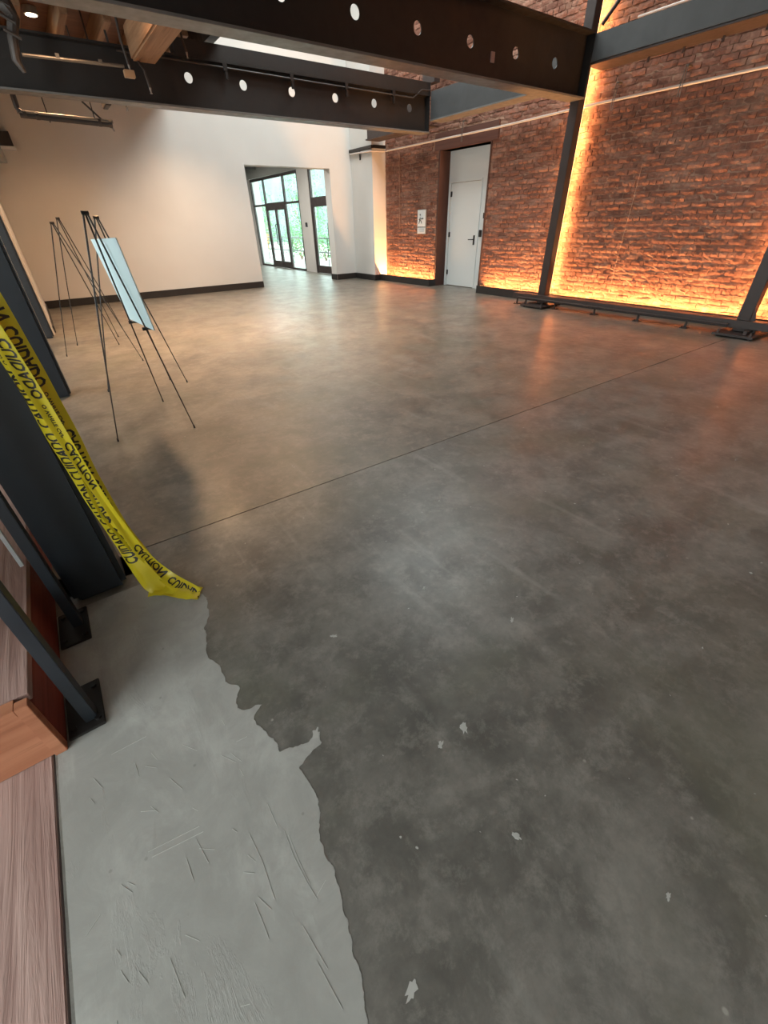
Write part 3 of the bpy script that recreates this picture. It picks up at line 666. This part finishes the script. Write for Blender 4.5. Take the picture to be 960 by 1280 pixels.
struct(MB().box(-.55, SKY_X0, -3.75, 12.3, 6.55, 6.7).box(SKY_X1, 8.35, -3.75, 12.3, 6.55, 6.7).box(SKY_X0, SKY_X1, -3.75, SKY_Y0, 6.55, 6.7).box(SKY_X0, SKY_X1, SKY_Y1, 12.3, 6.55, 6.7).build('ceiling_roof', SOFF))
for (x, y, lab) in ((1.125, 9.75, 'round recessed ceiling lamp glowing over farther beam at left'), (3.0, 10.3, 'round recessed ceiling lamp above the first beam hole'), (1.05, 6.9, 'round recessed ceiling lamp over the back easels'), (2.6, 6.9, 'round recessed ceiling lamp beside thick timber beam')):
    z = 3.60 if (x > 1 and y > 9) else 3.855
    z = 3.81 if y > 9 else 3.855
    t = thing('ceiling_lamp', lab, 'lamp', (x, y, z), 'recessed ceiling lamps')
    MB().tube([(x, y, z - .03), (x, y, z + .045)], .085, 20).build('trim_ring', GREY, t, True)
    MB().tube([(x, y, z - .035), (x, y, z - .031)], .068, 20).build('lens', LAMP, t)
    l = bpy.data.lights.new('lamp_light', 'SPOT'); l.energy = DOWN * (8 if y > 9 else 27); l.color = WARM; l.spot_size = math.radians(125); l.spot_blend = .8; l.shadow_soft_size = .06 if y > 9 else .28
    o = bpy.data.objects.new('lamp_light', l); C.objects.link(o); o.location = (x, y, z - .05)

def pipe(name, label, pts, r, m_=PIPED, extra=None, cat='pipe', n=10, group=None):
    t = thing(name, label, cat, pts[0], group); MB().tube(pts, r, n).build('pipe_run', m_, t, True)
    if extra: extra(t)
    return t
pipe('vertical_pipe', 'thick wrapped vertical pipe hanging in the top left corner', [(.64, 8.0, 3.55), (.70, 8.0, 3.38), (.74, 8.0, 3.30), (.66, 8.0, 3.12), (.62, 8.0, 2.95), (.66, 8.0, 2.86)], [.075, .085, .06, .05, .045, .02], PIPED,
     lambda t: [MB().tube([(.60, 7.93, 3.42 - q * .12), (.74, 7.93, 3.36 - q * .12)], .016, 8).build('wrap_band', PIPED, t, True) for q in range(3)])
def br(t):
    for y_ in (1.05, 1.5): MB().box(y_ - .02, y_ + .02, 7.98, 8.02, 3.02, 3.06).build('clamp', GALV, t)
pipe('horizontal_pipe', 'shiny horizontal pipe in front of farther beam at far left', [(.695, 8.0, 3.01), (1.76, 8.0, 3.03)], .017, GALV, br)
def head(t, p):
    MB().tube([(p[0], p[1], p[2]), (p[0], p[1], p[2] - .05)], [.016, .008], 8).tube([(p[0], p[1], p[2] - .05), (p[0], p[1], p[2] - .056)], .016, 8).build('sprinkler_head', GALV, t, True)
def dropper(pts, label, mt=PIPED):
    pipe('sprinkler_dropper', label, pts, .015, mt, lambda t: head(t, pts[-1]), 'sprinkler', 8, 'sprinkler droppers')
dropper([(1.84, 8.0, 3.86), (1.80, 8.0, 3.26), (1.82, 8.0, 3.05)], 'sprinkler dropper left of the thick timber beam')
tag(MB().box(1.74, 1.86, 7.96, 8.04, 2.93, 3.0, ch=.004).box(1.79, 1.81, 7.99, 8.01, 3.0, 3.005).build('pipe_bracket', mat('tan_bracket', (.34, .22, .13), .5)), 'tan bracket block hanging under the sprinkler dropper', 'bracket')
dropper([(1.97, 8.12, 3.13), (1.99, 8.0, 3.02), (2.01, 8.0, 2.86)], 'sprinkler dropper just below the thick timber beam')
dropper([(2.54, 8.0, 3.86), (2.56, 8.0, 3.36), (2.585, 8.0, 3.25)], 'sprinkler dropper above the first beam hole')
dropper([(1.89, 9.2, 3.86), (1.91, 9.2, 2.86)], 'small sprinkler tip under farther beam near its left third')
cd = thing('beam_conduit', 'thin dark conduit clipped along the farther perforated beam, jogging up at its right end', 'conduit', (4.5, 8.6, 3.27))
MB().tube([(1.85, 8.60, 3.30), (2.579, 8.60, 3.300), (3.498, 8.6, 3.293), (4.859, 8.6, 3.285), (6.2, 8.6, 3.283), (6.92, 8.6, 3.280), (7.14, 8.6, 3.41), (7.34, 8.6, 3.42)], .011, 8).build('conduit_run', PIPED, cd, True)
for x_ in (3.306, 4.40, 5.435, 6.46): MB().box(x_ - .03, x_ + .03, 8.585, 8.64, 3.26, 3.34).box(x_ - .012, x_ + .03, 8.59, 8.62, 3.17, 3.27).build('clip', BLACK, cd)
hp = thing('hung_pipe_rack', 'hung rack of dark pipes below farther beam at upper left', 'pipes', (1.1, 9.2, 2.66))
MB().tube([(.56, 9.2, 3.6), (.52, 9.2, 2.72), (.54, 9.2, 2.69)], .034, 10).build('riser', PIPED, hp, True)
MB().tube([(.50, 9.2, 2.69), (1.66, 9.2, 2.665)], .022, 10).build('upper_pipe', GALV, hp, True)
MB().tube([(.52, 9.2, 2.655), (1.63, 9.2, 2.625)], .030, 10).build('lower_pipe', PIPED, hp, True)
MB().tube([(1.33, 9.2, 2.86), (1.58, 9.2, 2.62)], .012, 8).build('diagonal_strut', BLACK, hp, True)
for x_ in (1.43, .85): MB().tube([(x_, 9.2, 3.6), (x_, 9.2, 2.60)], .007, 6).build('hanger_rod', BLACK, hp)
for x_, z_ in ((.58, 2.67), (.72, 2.66), (1.48, 2.64), (1.62, 2.635)): MB().tube([(x_ - .02, 9.2, z_), (x_ + .02, 9.2, z_)], .045, 10).build('coupling', PIPED, hp, True)
MB().tube([(1.60, 9.2, 2.63), (1.64, 9.2, 2.58)], .012, 6).tube([(1.64, 9.2, 2.58), (1.645, 9.2, 2.555)], .009, 6).build('nozzle', GALV, hp, True)
t = thing('wall_speaker', 'small dark box with white lower edge high on left of the back wall', 'box', (.33, 11.9, 2.6))
B(.10, .40, 11.82, 11.995, 2.60, 2.80, ch=.004).build('body', BASEB, t); B(.10, .42, 11.81, 11.995, 2.555, 2.598, ch=.004).build('lower_edge', DWHITE, t)
tag(MB().tube([(.09, 11.86, 2.37), (.09, 11.86, 3.84)], .12, 20).build('round_duct', m_plaster('grey_green_duct', (.30, .32, .30), (.36, .38, .36), .5), None, True), 'grey round duct at top left corner in front of the white wall', 'duct')

# ------------------------------------------------------------------ vestibule and storefront
struct(B(-.4, 8.35, 12.3, 20.4, 3.15, 3.3).build('ceiling_vestibule', mat('dark_ceiling', (.05, .045, .04), .8)))
vs_ = bpy.data.objects['ceiling_vestibule']
for k in range(7): B(4.0, 7.5, 13.2 + k, 13.28 + k, 2.98, 3.15).build('joist', FLANGE, vs_)
for yy in (13.6, 17.2):  # added pair of lamps, only to brighten the vestibule
    t = thing('ceiling_lamp', 'added flat square fill lamp in the entrance vestibule, ' + ('the one nearer the hall opening' if yy < 15 else 'the one deeper in'), 'lamp', (5.6, yy, 3.1))
    B(5.3, 5.9, yy - .3, yy + .3, 3.10, 3.149).build('housing', GREY, t); B(5.32, 5.88, yy - .28, yy + .28, 3.09, 3.099).build('diffuser', m_emit('fill_glow', (1, .93, .84), 9), t)
    area('vestibule_fill', (5.6, yy, 3.08), (0, 0, -1), .5, .5, 75.0, (1, .93, .84))
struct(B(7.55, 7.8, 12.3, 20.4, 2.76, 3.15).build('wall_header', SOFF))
struct(B(7.56, 7.72, 14.42, 15.15, 0, 2.76).build('wall_storefront_pier', WHITE))
struct(B(7.56, 7.72, 12.3, 13.1, 0, 2.76).build('wall_storefront_end', WHITE))
struct(B(7.56, 7.72, 19.15, 20.4, 0, 2.76).build('wall_vestibule_side', WHITE))
struct(B(2.0, 8.35, 20.2, 20.4, 0, 3.15).build('wall_vestibule_end', WHITE)); struct(B(1.9, 2.0, 12.3, 20.4, 0, 3.15).build('wall_vestibule_left', WHITE))
def frame(nm, y0, y1, vert, rails, panes):
    r = bpy.data.objects.new(nm, None); C.objects.link(r); r.location = (7.6, (y0 + y1) / 2, 0); struct(r)
    for (a, b_, z0, z1) in vert: B(7.57, 7.63, a, b_, z0, z1, ch=.003).build('mullion', COLR, r)
    for (a, b_, z0, z1) in rails: B(7.572, 7.628, a, b_, z0, z1, ch=.003).build('window_rail', COLR, r)
    for (a, b_, z0, z1) in panes: B(7.597, 7.603, a, b_, z0, z1).build('pane', GLASS, r)
    return r
r = frame('window_1', 15.15, 19.15, [(15.15, 15.23, 0, 2.74), (19.07, 19.15, 0, 2.74), (17.93, 18.0, 0, 2.74), (16.25, 16.34, 0, 2.74)],
      [(15.2, 19.1, 2.67, 2.75), (15.2, 16.3, 1.92, 1.98), (17.95, 19.1, 1.92, 1.98), (16.3, 17.97, 1.84, 2.0), (15.2, 16.3, 0, .06), (17.95, 19.1, 0, .06)],
      [(15.23, 16.25, .06, 1.92), (18.0, 19.07, .06, 1.92), (15.23, 16.25, 1.98, 2.67), (16.34, 17.93, 2.0, 2.67), (18.0, 19.07, 1.98, 2.67)])
def leafdoor(nm, a, b_, hy, y_is_low, z1=1.84):
    d = bpy.data.objects.new(nm, None); C.objects.link(d); d.location = (7.6, (a + b_) / 2, 0); struct(d)
    for (p, q, s_, t_) in ((a, a + .07, .01, z1), (b_ - .07, b_, .01, z1)): B(7.575, 7.625, p, q, s_, t_, ch=.003).build('stile', COLR, d)
    B(7.576, 7.624, a + .07, b_ - .07, .01, .22).build('bottom_rail', COLR, d); B(7.576, 7.624, a + .07, b_ - .07, z1 - .06, z1).build('top_rail', COLR, d)
    B(7.597, 7.603, a + .07, b_ - .07, .22, z1 - .06).build('pane', GLASS, d)
    MB().tube([(7.57, hy, .75), (7.53, hy, .77), (7.53, hy, 1.35), (7.57, hy, 1.37)], .014, 8).build('pull_handle', BLACK, d, True)
leafdoor('door_2', 16.35, 17.13, 17.07, 1); leafdoor('door_3', 17.14, 17.92, 17.2, 0)
frame('window_2', 13.1, 14.4, [(14.34, 14.42, 0, 2.74), (13.1, 13.18, 0, 2.74)], [(13.15, 14.38, 2.67, 2.75), (13.15, 14.38, 1.84, 2.02)], [(13.18, 14.34, 2.02, 2.67)])
leafdoor('door_4', 13.19, 14.33, 13.35, 0)
tag(B(7.545, 7.559, 14.74, 14.88, 1.27, 1.39, ch=.003).build('wall_switch', BLACK), 'small black switch plate on white pier between the glazed doors', 'switch')
tag(MB().box(7.48, 7.56, 15.3, 15.75, .001, .02, ch=.003).build('door_stop', BLACK), 'flat black floor stop at the foot of the glazed storefront', 'door stop')

# ------------------------------------------------------------------ outdoors
struct(B(7.8, 30, 8, 60, -.2, -.03).build('floor_pavement', PAVE))
fb = struct(B(20, 20.5, 8, 60, -.2, 7).build('wall_neighbour', m_plaster('neighbour_render', (.13, .17, .175), (.24, .28, .285))))
for k in range(7):
    y = 20 + k * 3.4; B(19.95, 20.0, y, y + 1.6, .8, 3.2).build('window_recess', mat('dull_glass', (.12, .2, .22), .15), fb)
def bush(x, y, r, h, n, seed, label):
    rr = random.Random(seed); t = thing('leafy_shrub', label, 'shrub', (x, y, 0), 'shrubs outside the glazed front'); m = MB()
    for _ in range(n):
        a = rr.uniform(0, 6.28); q = r * math.sqrt(rr.random()); z = h * (.08 + .92 * rr.random()); q *= math.sin(min(1, (1.05 - z / h) * 1.8 + .25) * 1.5)
        p = Vector((x + q * math.cos(a), y + q * math.sin(a), z)); d = Vector((rr.uniform(-1, 1), rr.uniform(-1, 1), rr.uniform(-.2, 1))).normalized(); s_ = rr.uniform(.05, .11)
        u = d.orthogonal().normalized(); m.add([p, p + d * s_ * .5 + u * s_ * .3, p + d * s_ * 1.2, p + d * s_ * .5 - u * s_ * .3], [(0, 1, 2, 3)])
    m.build('foliage', LEAF, t); s = MB()
    for k in range(5):
        a = k * 1.26; s.tube([(x, y, -.03), (x + .3 * r * math.cos(a), y + .3 * r * math.sin(a), h * .4), (x + .6 * r * math.cos(a), y + .6 * r * math.sin(a), h * .8)], [.02, .014, .006], 6)
    s.build('stems', WJOIST, t)
for i, (x, y, r, h, n) in enumerate([(10.3, 21.0, .8, 1.3, 900), (12.0, 23.3, 1.1, 2.6, 1500), (10.6, 19.2, .6, .9, 600), (14.0, 27.5, 1.5, 4.2, 2200), (14.8, 22.6, 1.0, 2.0, 1200), (12.8, 31.5, 1.4, 3.4, 1500), (10.8, 26.4, 1.0, 2.2, 1300)]):
    bush(x, y, r, h, n, 30 + i, 'green leafy shrub outside the glazed front, ' + ('low and close behind the double doors', 'chest high, between bench and double doors', 'lowest one, nearest the glass',
         'tallest, tree-like, far back', 'far one seen through the single glazed door', 'tall and farthest away beyond the bench', 'behind the right end of the bench')[i])
t = thing('slatted_bench', 'orange slatted bench outside behind the left storefront pane', 'bench', (9.4, 24.2, 0))
for z in (.30, .44, .62, .76, .90): B(9.3 + z * .12, 9.36 + z * .12, 22.6, 25.6, z, z + .10, ch=.01).build('slat', ORNG, t)
for y in (22.8, 24.1, 25.4): B(9.38, 9.46, y, y + .08, -.03, .98).build('leg', BLACK, t)
t = thing('railing', 'thin black railing outside beyond the single glazed door', 'railing', (9.0, 17, 0))
for z in (.45, .9): MB().tube([(9.0, 15, z), (9.0, 22.2, z)], .02, 8).build('bar', BLACK, t)
for k in range(8): MB().tube([(9.0, 15.1 + k, -.03), (9.0, 15.1 + k, .9)], .014, 6).build('baluster', BLACK, t)

# ------------------------------------------------------------------ guessed rest of the shell (mostly behind the camera), fitted to the daylight
struct(B(-1.15, -1.0, 1.22, 2.7, .26, 4.4).build('wall_light_block', WHITE))  # unseen panel added to block side daylight and shade the floor
struct(B(SX - .2, 8.35, -3.75, -3.6, -.3, 6.56).build('wall_front', WHITE))
struct(B(SX - .2, -.4, 8.6, 8.75, -.3, 4.5).build('wall_side_end', WHITE))
ws = MB(); x0, x1 = SX - .15, SX
ws.box(x0, x1, -3.6, 8.7, -.3, .3).box(x0, x1, -3.6, 8.7, 4.2, 4.5).box(x0, x1, -3.6, -3.4, .3, 4.2).box(x0, x1, 1.15, 4.6, .3, 4.2).box(x0, x1, 7.6, 8.7, .3, 4.2).box(x0, x1, 4.6, 7.6, .3, 1.0).box(x0, x1, 4.6, 7.6, 3.9, 4.2)
struct(ws.build('wall_side', WHITE))
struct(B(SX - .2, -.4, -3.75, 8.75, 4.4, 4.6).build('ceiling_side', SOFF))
struct(B(-.55, -.4, -3.75, 8.75, 4.3, 6.56).build('wall_left_upper', WHITE))
struct(B(SX - .2, -.5, -3.6, 1.9, -.3, -.16).build('floor_side', CONC))
